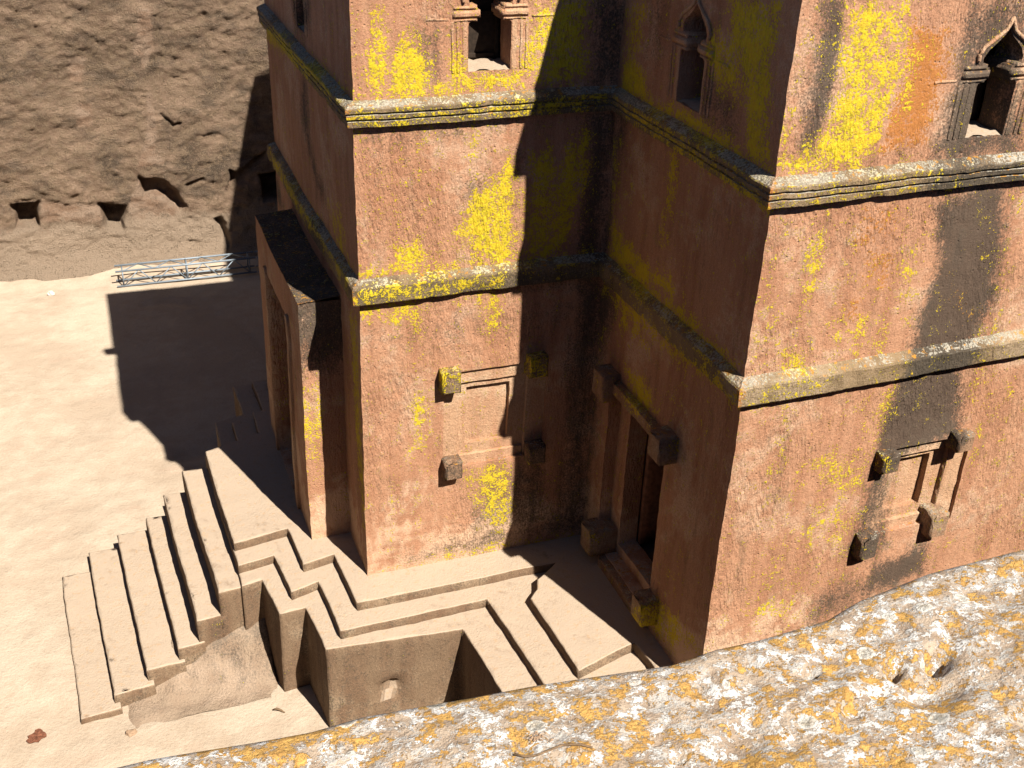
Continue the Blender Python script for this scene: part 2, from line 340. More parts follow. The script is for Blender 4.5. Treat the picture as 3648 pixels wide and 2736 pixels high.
def rim_material():
    k = Nodes('lichen_covered_rock')
    lie = k.mapped((0.8, 1.25, 1.0), (0, 0, 0.25))
    big = k.noise(3.0, 4, 0.6); med = k.noise(14.0, 6, 0.7, lie); fine = k.noise(60.0, 5, 0.75); grain = k.noise(230.0, 2, 0.6)
    col = k.mix(k.step(med, 0.36, 0.62), (0.36, 0.262, 0.185), (0.55, 0.43, 0.32))
    col = k.mix(k.step(fine, 0.50, 0.68, 0, 0.5), col, (0.14, 0.10, 0.07))
    gr = k.add((k.noise(14.0, 7, 0.74, k.mapped((0.8, 1.3, 1), (0, 0, 0.3), (5, 1, 3))), 1.0, 0), (fine, 0.45, 0.5))
    col = k.mix(k.math('MULTIPLY', k.step(gr, 0.50, 0.56), 0.85), col, (0.55, 0.515, 0.47))
    wv = k.add((k.noise(19.0, 8, 0.73, k.mapped((0.8, 1.1, 1), (0, 0, 0.2), (1, 7, 2))), 1.0, 0), (fine, 0.95, 0.5), (big, 0.30, 0.5))
    wm = k.step(wv, 0.50, 0.545)
    col = k.mix(wm, col, k.mix(k.step(fine, 0.4, 0.65), (0.95, 0.92, 0.88), (0.74, 0.70, 0.65)))
    cell = k.voronoi(14.0, 'Distance', 'SMOOTH_F1', k.mapped((0.85, 1.15, 1), loc=(2, 3, 1)))
    ov = k.add((k.noise(20.0, 7, 0.68, k.mapped((0.9, 1.1, 1), loc=(8, 2, 6))), 1.3, 0), (cell, -0.28, 0.35), (fine, 0.85, 0.5), (big, 0.3, 0.5))
    om = k.step(ov, 0.655, 0.70)
    col = k.mix(om, col, k.mix(k.step(k.add((fine, 1, 0), (med, 0.5, 0.5)), 0.38, 0.66), (0.76, 0.45, 0.13), (0.55, 0.30, 0.09)))
    col = k.mix(k.step(k.voronoi(16.0), 0.02, 0.055, 0.85, 0.0), col, (0.03, 0.024, 0.02))
    rv = k.mapped((0.9, 1.0, 1.0), loc=(4, 1, 2))
    rd = k.add((k.voronoi(11.0, 'Distance', 'F1', rv), 1.0, 0), (fine, 0.22, 0.5), (med, 0.25, 0.5))
    ros = k.math('MULTIPLY', k.step(rd, 0.24, 0.28, 1.0, 0.0), k.step(k.voronoi(11.0, 'Color', 'F1', rv), 0.62, 0.66))
    col = k.mix(k.math('MULTIPLY', ros, 0.8), col, k.mix(k.step(rd, 0.10, 0.24), (0.52, 0.49, 0.42), (0.86, 0.82, 0.74)))
    h = k.add((med, 1.0, 0.5), (fine, 0.55, 0.5), (grain, 0.2, 0.5), (ros, 0.18, 0), (wm, 0.10, 0), (om, 0.16, 0))
    pitted = k.step(k.noise(45.0, 5, 0.7, k.mapped((0.8, 1.2, 1), loc=(3, 3, 9))), 0.62, 0.71)
    col = k.mix(k.math('MULTIPLY', pitted, 0.35), col, (0.10, 0.072, 0.052))
    h = k.math('SUBTRACT', h, k.math('MULTIPLY', pitted, 0.35))
    return k.finish(col, h, 0.016, 1.0)

MAT_GROUND = ground_material()
MAT_CLIFF = cliff_material()
MAT_RIM = rim_material()

def plain(name, c, rough=0.8, metal=0.0, var=0.25, scale=30.0, bump=0.004):
    k = Nodes(name)
    k.b.inputs['Roughness'].default_value = rough; k.b.inputs['Metallic'].default_value = metal
    n = k.noise(scale, 5, 0.65)
    return k.finish(k.mix(k.step(n, 0.3, 0.7), tuple(v * (1 - var) for v in c), tuple(min(1, v * (1 + var)) for v in c)), n, bump, 0.6)
MAT_WOOD = plain('dark_wood', (0.032, 0.021, 0.014), 0.8, 0, 0.35, 18)
MAT_METAL = plain('painted_steel', (0.25, 0.29, 0.33), 0.5, 0.2, 0.12, 12, 0.001)
MAT_PEBBLE = plain('white_pebble', (0.66, 0.62, 0.54), 0.85, 0, 0.15, 25)
MAT_RAG = plain('dark_red_rag', (0.19, 0.075, 0.042), 0.95, 0, 0.4, 22)
MAT_TWIG = plain('dry_twig', (0.20, 0.13, 0.075), 0.9, 0, 0.35, 60)
MAT_LEAF = plain('red_brown_planks', (0.30, 0.13, 0.07), 0.75, 0, 0.3, 14)
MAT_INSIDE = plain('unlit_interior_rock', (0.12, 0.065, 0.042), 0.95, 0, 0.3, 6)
MAT_RUBBLE = plain('rubble_stone', (0.36, 0.24, 0.155), 0.95, 0, 0.3, 9)

# ------------------------------------------------------------------ mesh helpers
def smoothstep(a, b, x):
    t = min(1.0, max(0.0, (x - a) / (b - a)))
    return t * t * (3 - 2 * t)

def wob(p, amp=1.0):                      # hand-hewn irregularity, one field for all carved stone so that edges still meet
    q = Vector(p)
    a = noise.noise_vector(q * 0.45 + Vector((3.1, 7.7, 1.3))) * 0.030
    b = noise.noise_vector(q * 2.2) * 0.009
    c = noise.noise_vector(q * 6.5 + Vector((9, 2, 4))) * 0.009
    return q + (a + b + c) * amp

def inside(poly, x, y):
    r = False
    j = len(poly) - 1
    for i in range(len(poly)):
        xi, yi = poly[i]; xj, yj = poly[j]
        if (yi > y) != (yj > y) and x < (xj - xi) * (y - yi) / (yj - yi) + xi: r = not r
        j = i
    return r

def edge_dist(poly, x, y):
    best = 1e9
    j = len(poly) - 1
    for i in range(len(poly)):
        ax, ay = poly[j]; bx, by = poly[i]
        dx, dy = bx - ax, by - ay
        t = ((x - ax) * dx + (y - ay) * dy) / (dx * dx + dy * dy + 1e-12)
        t = min(1, max(0, t))
        best = min(best, math.hypot(x - ax - t * dx, y - ay - t * dy))
        j = i
    return best

def signed(poly, x, y):
    d = edge_dist(poly, x, y)
    return d if inside(poly, x, y) else -d

KEYS = {'y': 'yellow', 'd': 'dark', 'o': 'orange', 'w': 'white'}
for face in STAINS.values():
    for lst in face.values():
        for i, (s, poly) in enumerate(lst):
            xs = [p[0] for p in poly]; ys = [p[1] for p in poly]
            lst[i] = (s, poly, min(xs) - .5, max(xs) + .5, min(ys) - .5, max(ys) + .5)

def stain(face, u, v):
    out = {}
    if face not in STAINS: return out
    jig = noise.noise_vector(Vector((u * 2.3, v * 1.3, 5.0))) * 0.09
    for k, lst in STAINS[face].items():
        val = 0.0
        soft = {'y': 0.20, 'd': 0.36, 'o': 0.30, 'w': 0.02}[k]
        for s, poly, x0, x1, y0, y1 in lst:
            if u < x0 or u > x1 or v < y0 or v > y1: continue
            uu, vv = (u, v) if k == 'w' else (u + jig.x, v + jig.y)
            val = max(val, s * smoothstep(-soft, soft, signed(poly, uu, vv)))
        if face == 'F2' and k in 'yo': val = max(val, (-0.02 if k == 'y' else 0.18) + 0.25 * noise.noise(Vector((u * 1.1, v * 1.1, 3.0 if k == 'y' else 8.0))))
        if val > 0.01: out[KEYS[k]] = val
    return out

class MB:
    def __init__(self): self.v = []; self.f = []; self.a = {}
    def vert(self, p, att=None, w=1.0):
        self.v.append(wob(p, w) if w else Vector(p))
        i = len(self.v) - 1
        if att:
            for k, x in att.items(): self.a.setdefault(k, {})[i] = x
        return i
    def face(self, *idx): self.f.append(idx)
    def build(self, name, mat, parent=None, smooth=True):
        me = bpy.data.meshes.new(name)
        me.from_pydata([(p.x * S, p.y * S, p.z * S) for p in self.v], [], self.f)
        me.materials.append(mat)
        for k, d in self.a.items():
            at = me.attributes.new(k, 'FLOAT', 'POINT')
            arr = [0.0] * len(self.v)
            for i, x in d.items(): arr[i] = x
            at.data.foreach_set('value', arr)
        me.polygons.foreach_set('use_smooth', [smooth] * len(me.polygons))
        me.update()
        o = bpy.data.objects.new(name, me)
        scene.collection.objects.link(o)
        if parent: o.parent = parent
        return o

def spaced(a, b, step):
    n = max(1, round((b - a) / step))
    return [a + (b - a) * i / n for i in range(n + 1)]

def subdivide(poly, step):
    out = []
    for i in range(len(poly)):
        a = poly[i]; b = poly[(i + 1) % len(poly)]
        n = max(1, math.ceil(math.hypot(b[0] - a[0], b[1] - a[1]) / step))
        for q in range(n): out.append((a[0] + (b[0] - a[0]) * q / n, a[1] + (b[1] - a[1]) * q / n))
    return out

def triangulate(outer, holes, us, vs, margin):
    pts = list(outer); edges = [(i, (i + 1) % len(outer)) for i in range(len(outer))]
    for h in holes:
        n0 = len(pts); pts += h
        edges += [(n0 + i, n0 + (i + 1) % len(h)) for i in range(len(h))]
    boxes = [(min(p[0] for p in h) - margin, max(p[0] for p in h) + margin, min(p[1] for p in h) - margin, max(p[1] for p in h) + margin, h) for h in holes]
    for u in us:
        for v in vs:
            if not inside(outer, u, v) or edge_dist(outer, u, v) < margin: continue
            bad = False
            for x0, x1, y0, y1, h in boxes:
                if x0 < u < x1 and y0 < v < y1 and (inside(h, u, v) or edge_dist(h, u, v) < margin): bad = True; break
            if not bad: pts.append((u, v))
    vs2, _, fs, _, _, _ = delaunay_2d_cdt([Vector(p) for p in pts], edges, [], 0, 1e-5)
    keep = []
    for f in fs:
        cx = sum(vs2[i].x for i in f) / len(f); cy = sum(vs2[i].y for i in f) / len(f)
        if not inside(outer, cx, cy) or any(inside(h, cx, cy) for h in holes): continue
        a, b, c = (vs2[i] for i in f[:3])
        keep.append(tuple(f) if (b - a).cross(c - a) > 0 else tuple(reversed(f)))
    return vs2, keep

class Frame:                               # a wall plane: along (u), up (v), outward (d)
    def __init__(self, o, u, key=None):
        L = math.hypot(*u); self.o = o; self.u = (u[0] / L, u[1] / L); self.n = (self.u[1], -self.u[0]); self.key = key
    def at(self, u, v, d=0.0):
        return (self.o[0] + self.u[0] * u + self.n[0] * d, self.o[1] + self.u[1] * u + self.n[1] * d, v)
    def stain(self, u, v): return stain(self.key, u, v) if self.key else None

def wall_sheet(mb, fr, u0, u1, v0, v1, holes=(), cell=0.08, d=0.0, reveal=0.0, top=None):
    holes = [subdivide(h, 0.09) for h in holes]
    outer = subdivide([(u0, v0), (u1, v0), (u1, v1), (u0, v1)], cell)
    vs, fs = triangulate(outer, holes, spaced(u0, u1, cell), spaced(v0, v1, cell), cell * 0.45)
    idx = [mb.vert(fr.at(p.x, p.y, d), fr.stain(p.x, p.y)) for p in vs]
    for f in fs: mb.face(*[idx[i] for i in f])
    if reveal:
        for h in holes:                    # h is counter-clockwise seen from outside
            steps = spaced(0, reveal, 0.12)
            rows = [[mb.vert(fr.at(p[0], p[1], d - s), fr.stain(*p)) for p in h] for s in steps]
            n = len(h)
            for r in range(len(rows) - 1):
                for i in range(n):
                    j = (i + 1) % n
                    mb.face(rows[r][i], rows[r][j], rows[r + 1][j], rows[r + 1][i])

def block(mb, fr, u0, u1, v0, v1, d0, d1, bev=0.018, step=0.12, att=None):
    # a box on a wall plane with worn, chamfered front edges; back left open inside the stone
    us, vs = spaced(u0, u1, step), spaced(v0, v1, step)
    def ring(inset, d):
        a0, a1, b0, b1 = u0 + inset, u1 - inset, v0 + inset, v1 - inset
        us, vs = spaced(a0, a1, step), spaced(b0, b1, step)
        r = [(u, b0) for u in us[:-1]] + [(a1, v) for v in vs[:-1]] + [(u, b1) for u in reversed(us[1:])] + [(a0, v) for v in reversed(vs[1:])]
        return r
    nring = len(ring(0, 0))
    levels = [(0, d) for d in spaced(d0, d1 - bev, 0.12)] + [(bev, d1)]
    rows = []
    for ins, d in levels:
        r = ring(ins, d)
        if len(r) != nring: r = r[:nring] + [r[-1]] * (nring - len(r))
        rows.append([mb.vert(fr.at(u, v, d), att or fr.stain(u, v)) for u, v in r])
    for a, b in zip(rows[:-1], rows[1:]):
        for i in range(nring):
            j = (i + 1) % nring
            mb.face(a[i], a[j], b[j], b[i])
    r = ring(bev, d1)
    vs2, fs = triangulate(r, [], us[1:-1], vs[1:-1], 0.03)
    idx = [mb.vert(fr.at(p.x, p.y, d1), att or fr.stain(p.x, p.y)) for p in vs2]
    for f in fs: mb.face(*[idx[i] for i in f])

def ring_plate(mb, fr, rect, hole, d, depth, cell=0.12):       # flat frame with a rectangular hole and its reveal
    u0, u1, v0, v1 = rect; a0, a1, b0, b1 = hole
    wall_sheet(mb, fr, u0, u1, v0, v1, [[(a0, b0), (a1, b0), (a1, b1), (a0, b1)]], cell, d, depth)

def prism(mb, poly, z0, z1, cell=0.12, bev=0.022, att=None, w=1.0):    # counter-clockwise plan outline
    n = len(poly)
    def offset(k):
        out = []
        for i in range(n):
            p0, p1, p2 = Vector(poly[i - 1]), Vector(poly[i]), Vector(poly[(i + 1) % n])
            e1 = (p1 - p0).normalized(); e2 = (p2 - p1).normalized()
            n1 = Vector((-e1.y, e1.x)); n2 = Vector((-e2.y, e2.x))
            m = n1 + n2
            m = m / max(0.3, m.dot(n1)) if m.length > 1e-6 else n1
            out.append((p1.x + m.x * k, p1.y + m.y * k))
        return out
    base = subdivide(poly, cell)
    def loop(k):
        q = offset(k); out = []
        for i in range(n):
            a = poly[i]; b = poly[(i + 1) % n]; c = q[i]; d = q[(i + 1) % n]
            m = max(1, math.ceil(math.hypot(b[0] - a[0], b[1] - a[1]) / cell))
            nx, ny = -(b[1] - a[1]), b[0] - a[0]; L = math.hypot(nx, ny); nx /= L; ny /= L
            for t in range(m):
                x, y = c[0] + (d[0] - c[0]) * t / m, c[1] + (d[1] - c[1]) * t / m
                chip = 0.05 * smoothstep(0.15, 0.55, noise.noise(Vector((x * 2.7, y * 2.7, z1 * 5)))) * min(1, t, m - t) if k > 0.01 else 0
                out.append((x + nx * chip, y + ny * chip))
        return out
    levels = [(0, z) for z in spaced(z0, z1 - bev, 0.14)] + [(bev * 0.3, z1 - bev * 0.35), (bev, z1)]
    rows = [[mb.vert((x, y, z), att, w) for x, y in loop(k)] for k, z in levels]
    m = len(rows[0])
    for a, b in zip(rows[:-1], rows[1:]):
        for i in range(m):
            j = (i + 1) % m
            mb.face(a[i], a[j], b[j], b[i])
    top = loop(bev)
    xs = [p[0] for p in top]; ys = [p[1] for p in top]
    vs2, fs = triangulate(top, [], spaced(min(xs), max(xs), cell), spaced(min(ys), max(ys), cell), cell * 0.4)
    idx = [mb.vert((p.x, p.y, z1), att, w) for p in vs2]
    for f in fs: mb.face(*[idx[i] for i in f])

def tube(mb, pts, r, n=6, w=0.0, cap=True):
    pts = [Vector(p) for p in pts]; rows = []
    rs = r if isinstance(r, (list, tuple)) else [r] * len(pts)
    for i, p in enumerate(pts):
        t = (pts[min(i + 1, len(pts) - 1)] - pts[max(i - 1, 0)]).normalized()
        a = t.cross(Vector((0, 0, 1)) if abs(t.z) < 0.9 else Vector((1, 0, 0))).normalized(); b = t.cross(a)
        rows.append([mb.vert(p + (a * math.cos(2 * math.pi * k / n) + b * math.sin(2 * math.pi * k / n)) * rs[i], None, w) for k in range(n)])
    for a, b in zip(rows[:-1], rows[1:]):
        for k in range(n): mb.face(a[k], a[(k + 1) % n], b[(k + 1) % n], b[k])
    if cap: mb.face(*reversed(rows[0])); mb.face(*rows[-1])

def empty(name, loc=(0, 0, 0)):
    o = bpy.data.objects.new(name, None)
    scene.collection.objects.link(o)
    o.location = Vector(loc) * S
    return o

def tag(o, label, cat, group=None):
    o['label'] = label; o['category'] = cat
    if group: o['group'] = group
    return o

def structure(o): o['kind'] = 'structure'; return o

# ------------------------------------------------------------------ the setting: ground, cliffs, rim
FLOOR = -2.10
def lines(parts):                          # parts: (start, stop, step)
    out = []
    for a, b, s in parts: out += spaced(a, b, s)[:-1]
    return out + [parts[-1][1]]

def ground_height(x, y):
    q = Vector((x * 0.35, y * 0.35, 1.7))
    h = noise.fractal(q, 1.0, 2.0, 4) * 0.07 + noise.noise(Vector((x * 2.6, y * 2.6, 3))) * 0.016
    r = math.hypot(x + 2.4, (y - 12.6) * 0.62)                # shallow worn gutter round the foot of the steps
    if x > -2.6: h -= 0.07 * math.exp(-((r - 2.75) / 0.16) ** 2)
    foot = smoothstep(18.6, 20.4, y)
    return FLOOR + h * (1 - 0.4 * foot) + 0.16 * foot

mb = MB()
gx = lines([(-14, -8, 0.6), (-8, 1.5, 0.13), (1.5, 26, 0.8)]); gy = lines([(-14, -3, 0.5), (-3, 20.9, 0.13)])
rows = [[mb.vert((x, y, ground_height(x, y)), None, 0) for x in gx] for y in gy]
for j in range(len(gy) - 1):
    for i in range(len(gx) - 1): mb.face(rows[j][i], rows[j][i + 1], rows[j + 1][i + 1], rows[j + 1][i])
structure(mb.build('ground', MAT_GROUND))

NICHES = [  # outline on the cliff, depth, softness
    ([(-5.84, 0.12), (-5.12, 0.16), (-5.16, -0.20), (-5.20, -0.60), (-5.80, -0.60), (-5.78, -0.22)], 0.85, 0.07),
    ([(-3.40, -0.08), (-2.66, -0.18), (-2.70, -0.55), (-2.80, -0.92), (-3.22, -0.88), (-3.30, -0.50)], 0.85, 0.07),
    ([(-2.12, 0.66), (-1.35, 0.50), (-1.05, 0.02), (-0.78, -0.42), (-1.05, -0.54), (-1.42, -0.12), (-1.70, 0.08), (-2.04, 0.06)], 0.50, 0.09),
    ([(0.00, -0.86), (0.20, -0.84), (0.36, -1.02), (0.33, -1.75), (0.22, -1.50), (0.16, -1.15)], 0.38, 0.06),
    ([(1.55, 0.50), (2.30, 0.46), (2.28, -0.42), (1.62, -0.40)], 0.9, 0.05),
    ([(-5.95, 0.22), (-5.3, 0.34), (-4.7, 0.22), (-4.2, 0.06), (-3.3, 0.05), (-2.9, -0.02), (-3.3, -0.16), (-4.0, -0.30), (-4.4, -0.22), (-4.8, 0.02), (-5.3, 0.12)], 0.06, 0.04),
    ([(0.60, 0.74), (0.80, 0.58), (1.75, 1.18), (1.70, 1.02), (0.90, 0.38), (0.45, 0.06), (0.62, 0.36)], 0.34, 0.06),
    ([(-0.85, 0.30), (-0.20, 0.52), (-0.15, 0.44), (-0.75, 0.18)], 0.16, 0.05),
    ([(-1.25, 2.62), (-0.95, 2.32), (-1.02, 2.30), (-1.30, 2.58)], 0.16, 0.03),
    ([(-1.05, 2.26), (-0.70, 2.32), (-0.70, 2.22), (-1.0, 2.18)], 0.16, 0.04),
]
PINK = [[(-1.5, 5.63), (-1.27, 5.62), (-1.3, 4.47), (-1.6, 4.0), (-1.6, 4.34), (-1.79, 4.4)],
        [(-1.54, 3.19), (-1.48, 2.48), (-1.6, 1.44), (-1.38, 1.15), (-1.68, 1.12), (-2.09, 1.05), (-1.68, 1.97)],
        [(-3.6, 4.3), (-3.25, 4.3), (-3.4, 3.7), (-3.65, 3.7)], [(-3.6, 2.95), (-3.25, 2.95), (-3.3, 2.4), (-3.6, 2.35)],
        [(-5.0, 0.1), (-3.4, -0.1), (-3.4, -0.5), (-5.0, -0.4)], [(-2.1, 0.6), (-1.31, 0.4), (-0.9, -0.4), (-1.38, -0.8), (-2.4, -0.9), (-2.5, -0.2)]]
def near(poly, x, z, pad): 
    return min(p[0] for p in poly) - pad < x < max(p[0] for p in poly) + pad and min(p[1] for p in poly) - pad < z < max(p[1] for p in poly) + pad

def cliff_depth(x, z, fine=True):          # how far the rock stands out towards the courtyard
    q = Vector((x * 0.33, 0.5, z * 0.42))
    d = noise.fractal(q, 1.0, 2.0, 4) * 0.22
    if not fine: return d
    d += noise.ridged_multi_fractal(Vector((x * 2.1, 2.2, z * 2.6)), 0.8, 2.1, 5, 1.0, 2.0) * 0.045 - 0.045
    d += noise.fractal(Vector((x * 6.5, 3.3, z * 8.5)), 0.7, 2.0, 3) * 0.022
    d += noise.fractal(Vector((x * 2.6, 7.1, z * 4.2)), 0.75, 2.0, 6) * 0.042
    ledge = noise.noise(Vector((x * 0.8, 4.0, z * 2.6 + 0.25 * math.sin(x * 1.3))))
    d += 0.015 * smoothstep(0.12, 0.20, ledge)
    d += 0.55 * math.exp(-(z - FLOOR) / 0.30) + 0.20 * math.exp(-(z - FLOOR) / 1.0)      # talus foot
    jx = noise.noise(Vector((x * 2.2, 1, z * 2.2))) * 0.10; jz = noise.noise(Vector((x * 2.2, 8, z * 2.2))) * 0.10
    for poly, depth, soft in NICHES:
        if near(poly, x, z, 0.4): d -= depth * smoothstep(-soft, soft, signed(poly, x + jx * 0.6, z + jz * 0.6))
    return d

mb = MB()
cx = lines([(-14, -7.6, 0.5), (-7.6, 2.6, 0.05), (2.6, 26, 0.7)]); cz = lines([(-2.6, 6.8, 0.05), (6.8, 10.4, 0.3)])
rows = []
for z in cz:
    row = []
    for x in cx:
        vis = -7.6 <= x <= 2.6 and z <= 6.8
        att = {}
        if vis:
            pk = 0.0
            for poly in PINK:
                if near(poly, x, z, 0.5): pk = max(pk, smoothstep(-0.22, 0.14, signed(poly, x, z)))
            att = {'pink': pk, 'sand': smoothstep(-0.35, -1.9, z) if z < -0.35 else 0.0}
            att['sand'] = 1.0 * (1 - smoothstep(-1.0, 0.0, z + 0.3 * noise.noise(Vector((x, 3, z)))))
        row.append(mb.vert((x, 20.2 - cliff_depth(x, z, vis), z), att, 0))
    rows.append(row)
for j in range(len(cz) - 1):
    for i in range(len(cx) - 1): mb.face(rows[j][i], rows[j][i + 1], rows[j + 1][i + 1], rows[j + 1][i])
structure(mb.build('cliff', MAT_CLIFF))

# the other three sides of the pit and the rock plateau around it
mb = MB()
def coarse(a, b, cell=0.6):
    L = math.hypot(b[0] - a[0], b[1] - a[1]); U = ((b[0] - a[0]) / L, (b[1] - a[1]) / L); N = (U[1], -U[0])
    us = spaced(0, L, cell); zs = spaced(-2.6, 10.0, cell)
    rows = []
    for z in zs:
        rows.append([mb.vert((a[0] + U[0] * u + N[0] * d, a[1] + U[1] * u + N[1] * d, z), None, 0)
                     for u in us for d in [noise.fractal(Vector((a[0] + u * 0.3, a[1], z * 0.4)), 1, 2, 4) * 0.3 * min(1, (10.0 - z) * 0.5)]])
    for j in range(len(zs) - 1):
        for i in range(len(us) - 1): mb.face(rows[j][i], rows[j][i + 1], rows[j + 1][i + 1], rows[j + 1][i])
coarse((26, 20.8), (26, -14)); coarse((-14, -14), (-14, 20.8)); 
structure(mb.build('cliff', MAT_CLIFF))
mb = MB()
for x0, x1, y0, y1 in ((-60, 60, 20.6, 70), (-60, -14.0, -14.2, 20.6), (26.0, 60, -14.2, 20.6), (-60, 60, -70, -18.4)):
    xs = spaced(x0, x1, 2.5); ys = spaced(y0, y1, 2.5)
    g = [[mb.vert((x, y, 10.15 + 0.25 * noise.noise(Vector((x * .2, y * .2, 0))) * min(1, edge), ), None, 0) for x in xs
          for edge in [min(abs(y - 20.6), abs(x + 14), abs(x - 26)) * 0.5]] for y in ys]
    for j in range(len(ys) - 1):
        for i in range(len(xs) - 1): mb.face(g[j][i], g[j][i + 1], g[j + 1][i + 1], g[j + 1][i])
structure(mb.build('plateau', MAT_GROUND))

# the lichen-covered rock edge the photographer stands on
RIM_Z = 9.9
LIP = [(-14, -12.75), (-5.5, -12.82), (-4.0, -12.80), (-3.67, -12.80), (-3.54, -12.80), (-3.25, -12.83), (-3.11, -12.84), (-2.96, -12.83), (-2.70, -12.85), (-2.41, -12.87), (-1.99, -12.92),
       (-1.83, -12.90), (-1.675, -12.905), (-1.40, -12.89), (-1.24, -12.84), (-0.91, -12.79), (-0.49, -12.78), (0.6, -12.72), (3.0, -12.8), (26, -12.8)]
def lip_y(x):
    for (a, ya), (b, yb) in zip(LIP[:-1], LIP[1:]):
        if x <= b: return ya + (yb - ya) * (x - a) / (b - a)
    return LIP[-1][1]
HOLLOWS = [(-1.33, 0.29, 0.045, 0.07), (-1.18, 0.34, 0.05, 0.09), (-1.60, 0.19, 0.03, 0.04), (-2.16, 0.37, 0.03, 0.05), (-1.27, 0.44, 0.10, 0.05), (-1.58, 0.37, 0.04, 0.04), (-1.95, 0.11, 0.03, 0.03)]
def rim_point(x, s):                       # s > 0 back from the lip, s < 0 down the pit face
    y0 = lip_y(x)
    k = math.exp(-max(0, s) / 0.35)
    b = noise.fractal(Vector((x * 2.2, s * 3.2, 4.4)), 0.9, 2.1, 5)
    r = noise.ridged_multi_fractal(Vector((x * 1.6 + s * 0.8, s * 3.6, 1.1)), 0.9, 2.0, 4, 1.0, 2.0) - 1.0
    if s >= 0:
        z = RIM_Z + 0.02 * s - 0.012 * math.exp(-s / 0.05)
        z += (b * 0.036 + r * 0.020) * min(1, s / 0.25 + 0.12)
        z += noise.fractal(Vector((x * 11, s * 15, 2)), 0.8, 2.0, 3) * 0.012
        z -= 0.018 * smoothstep(0.25, 0.5, noise.ridged_multi_fractal(Vector((x * 2.6 - s * 1.2, s * 5.0, 7.7)), 1.0, 2.0, 3, 1.0, 2.0) - 1.35)
        for hx, hs, hr, hd in HOLLOWS: z -= hd * math.exp(-(((x - hx) / hr) ** 2 + ((s - hs) / (hr * 0.7)) ** 2) ** 1.5)
        return (x, y0 - s, z)
    t = -s
    bulge = 0.10 * math.sin(min(1.0, t / 0.5) * math.pi / 2)
    z = RIM_Z - 0.012 - t
    n = noise.fractal(Vector((x * 0.8, t * 0.7, 2)), 1, 2, 5) * min(0.4, t * 0.3)
    return (x, y0 + bulge - 0.05 * t + n, max(z, -2.7))
mb = MB()
rx = lines([(-14, -5, 0.4), (-5, 1.2, 0.024), (1.2, 26, 0.8)])
ss = lines([(-12.7, -1.2, 0.6), (-1.2, -0.2, 0.1), (-0.2, 1.7, 0.022), (1.7, 6.4, 0.25)])
rows = [[mb.vert(rim_point(x, s), None, 0) for x in rx] for s in ss]
for j in range(len(ss) - 1):
    for i in range(len(rx) - 1): mb.face(rows[j][i + 1], rows[j][i], rows[j + 1][i], rows[j + 1][i + 1])
structure(mb.build('rock_ledge', MAT_RIM))

# ------------------------------------------------------------------ the church, hewn from one block
church = empty('rock_church')
tag(church, 'red stone church hewn from bedrock, yellow lichen on its banded walls', 'church')
ARM_W, ARM_S = 7.03, 6.2
C = (3.99, -4.354); D = (C[0] + ARM_S, C[1] + 0.0236 * ARM_S)
NORTH = 12.76  # unseen north arm end, placed so its cast shadow lands right on the cliff
TOP, TOP_W = 12.7, 11.1  # unseen roof heights, chosen per arm for where their shadows fall
F1 = Frame((0, 0), (1, 0), 'F1')
FS = Frame((4.0, 0), (-0.0023, -1), 'S')
F2 = Frame(C, (1, 0.0236), 'F2')
FE = Frame((0, ARM_W), (0, -1), 'E')

def ogee(c, dz=0.0, w=1.0):
    half = [(0.32, 8.40), (0.32, 9.05), (0.31, 9.08), (0.20, 9.12), (0.165, 9.19), (0.19, 9.27), (0.31, 9.30), (0.325, 9.38), (0.27, 9.48), (0.15, 9.58), (0.055, 9.66)]
    r = [(c + a * w, b + dz) for a, b in half] + [(c, 9.74 + dz)] + [(c - a * w, b + dz) for a, b in reversed(half)]
    return r

BLIND1 = dict(u0=1.33, u1=3.12, v0=1.92, v1=3.72)
BLIND2 = dict(u0=2.52, u1=4.15, v0=2.36, v1=3.86)
def rect(a): return [(a['u0'], a['v0']), (a['u1'], a['v0']), (a['u1'], a['v1']), (a['u0'], a['v1'])]
DOOR = [(0.60, 0.22), (2.62, 0.22), (2.62, 3.42), (0.60, 3.42)]
OGEE1, OGEES, OGEE2, OGEEE = 1.985, 2.13, 3.01, 3.52

mb = MB()
wall_sheet(mb, F1, 0, 4.0, -0.7, 10.4, [rect(BLIND1), ogee(OGEE1, 0.08)], 0.08, 0, 0.45)
wall_sheet(mb, FS, 0, 4.354, -0.7, 10.4, [DOOR, ogee(OGEES)], 0.08, 0, 0.5)
wall_sheet(mb, F2, 0, ARM_S, -0.7, 10.4, [rect(BLIND2), ogee(OGEE2, 0.02, 0.92)], 0.08, 0, 0.45)
wall_sheet(mb, FE, 0, ARM_W, -0.7, 10.4, [[(ARM_W - 4.5, 0.0), (ARM_W - 2.4, 0.0), (ARM_W - 2.4, 3.6), (ARM_W - 4.5, 3.6)], ogee(OGEEE)], 0.1, 0, 0.45)
def plain_wall(a, b, z0, z1):
    L = math.hypot(b[0] - a[0], b[1] - a[1])
    wall_sheet(mb, Frame(a, (b[0] - a[0], b[1] - a[1])), 0, L, z0, z1, (), 0.5)
for fr, L, t in ((F1, 4.0, TOP_W), (FS, 4.354, TOP), (F2, ARM_S, TOP), (FE, ARM_W, TOP_W)):
    wall_sheet(mb, fr, 0, L, 10.4, t, (), 0.4)
plain_wall((4.0, ARM_W), (4.0, 0), TOP_W - 0.3, TOP)
OUT = [(0, 0), (4.0, 0), C, D, (D[0], 0.0), (D[0] + 4, 0.0), (D[0] + 4, ARM_W), (D[0], ARM_W), (D[0], NORTH), (4.0, NORTH), (4.0, ARM_W), (0, ARM_W)]
for i in range(3, 11):
    plain_wall(OUT[i], OUT[i + 1], -0.7, TOP_W if i == 10 else TOP)
mb.build('wall', MAT_WALL, church)
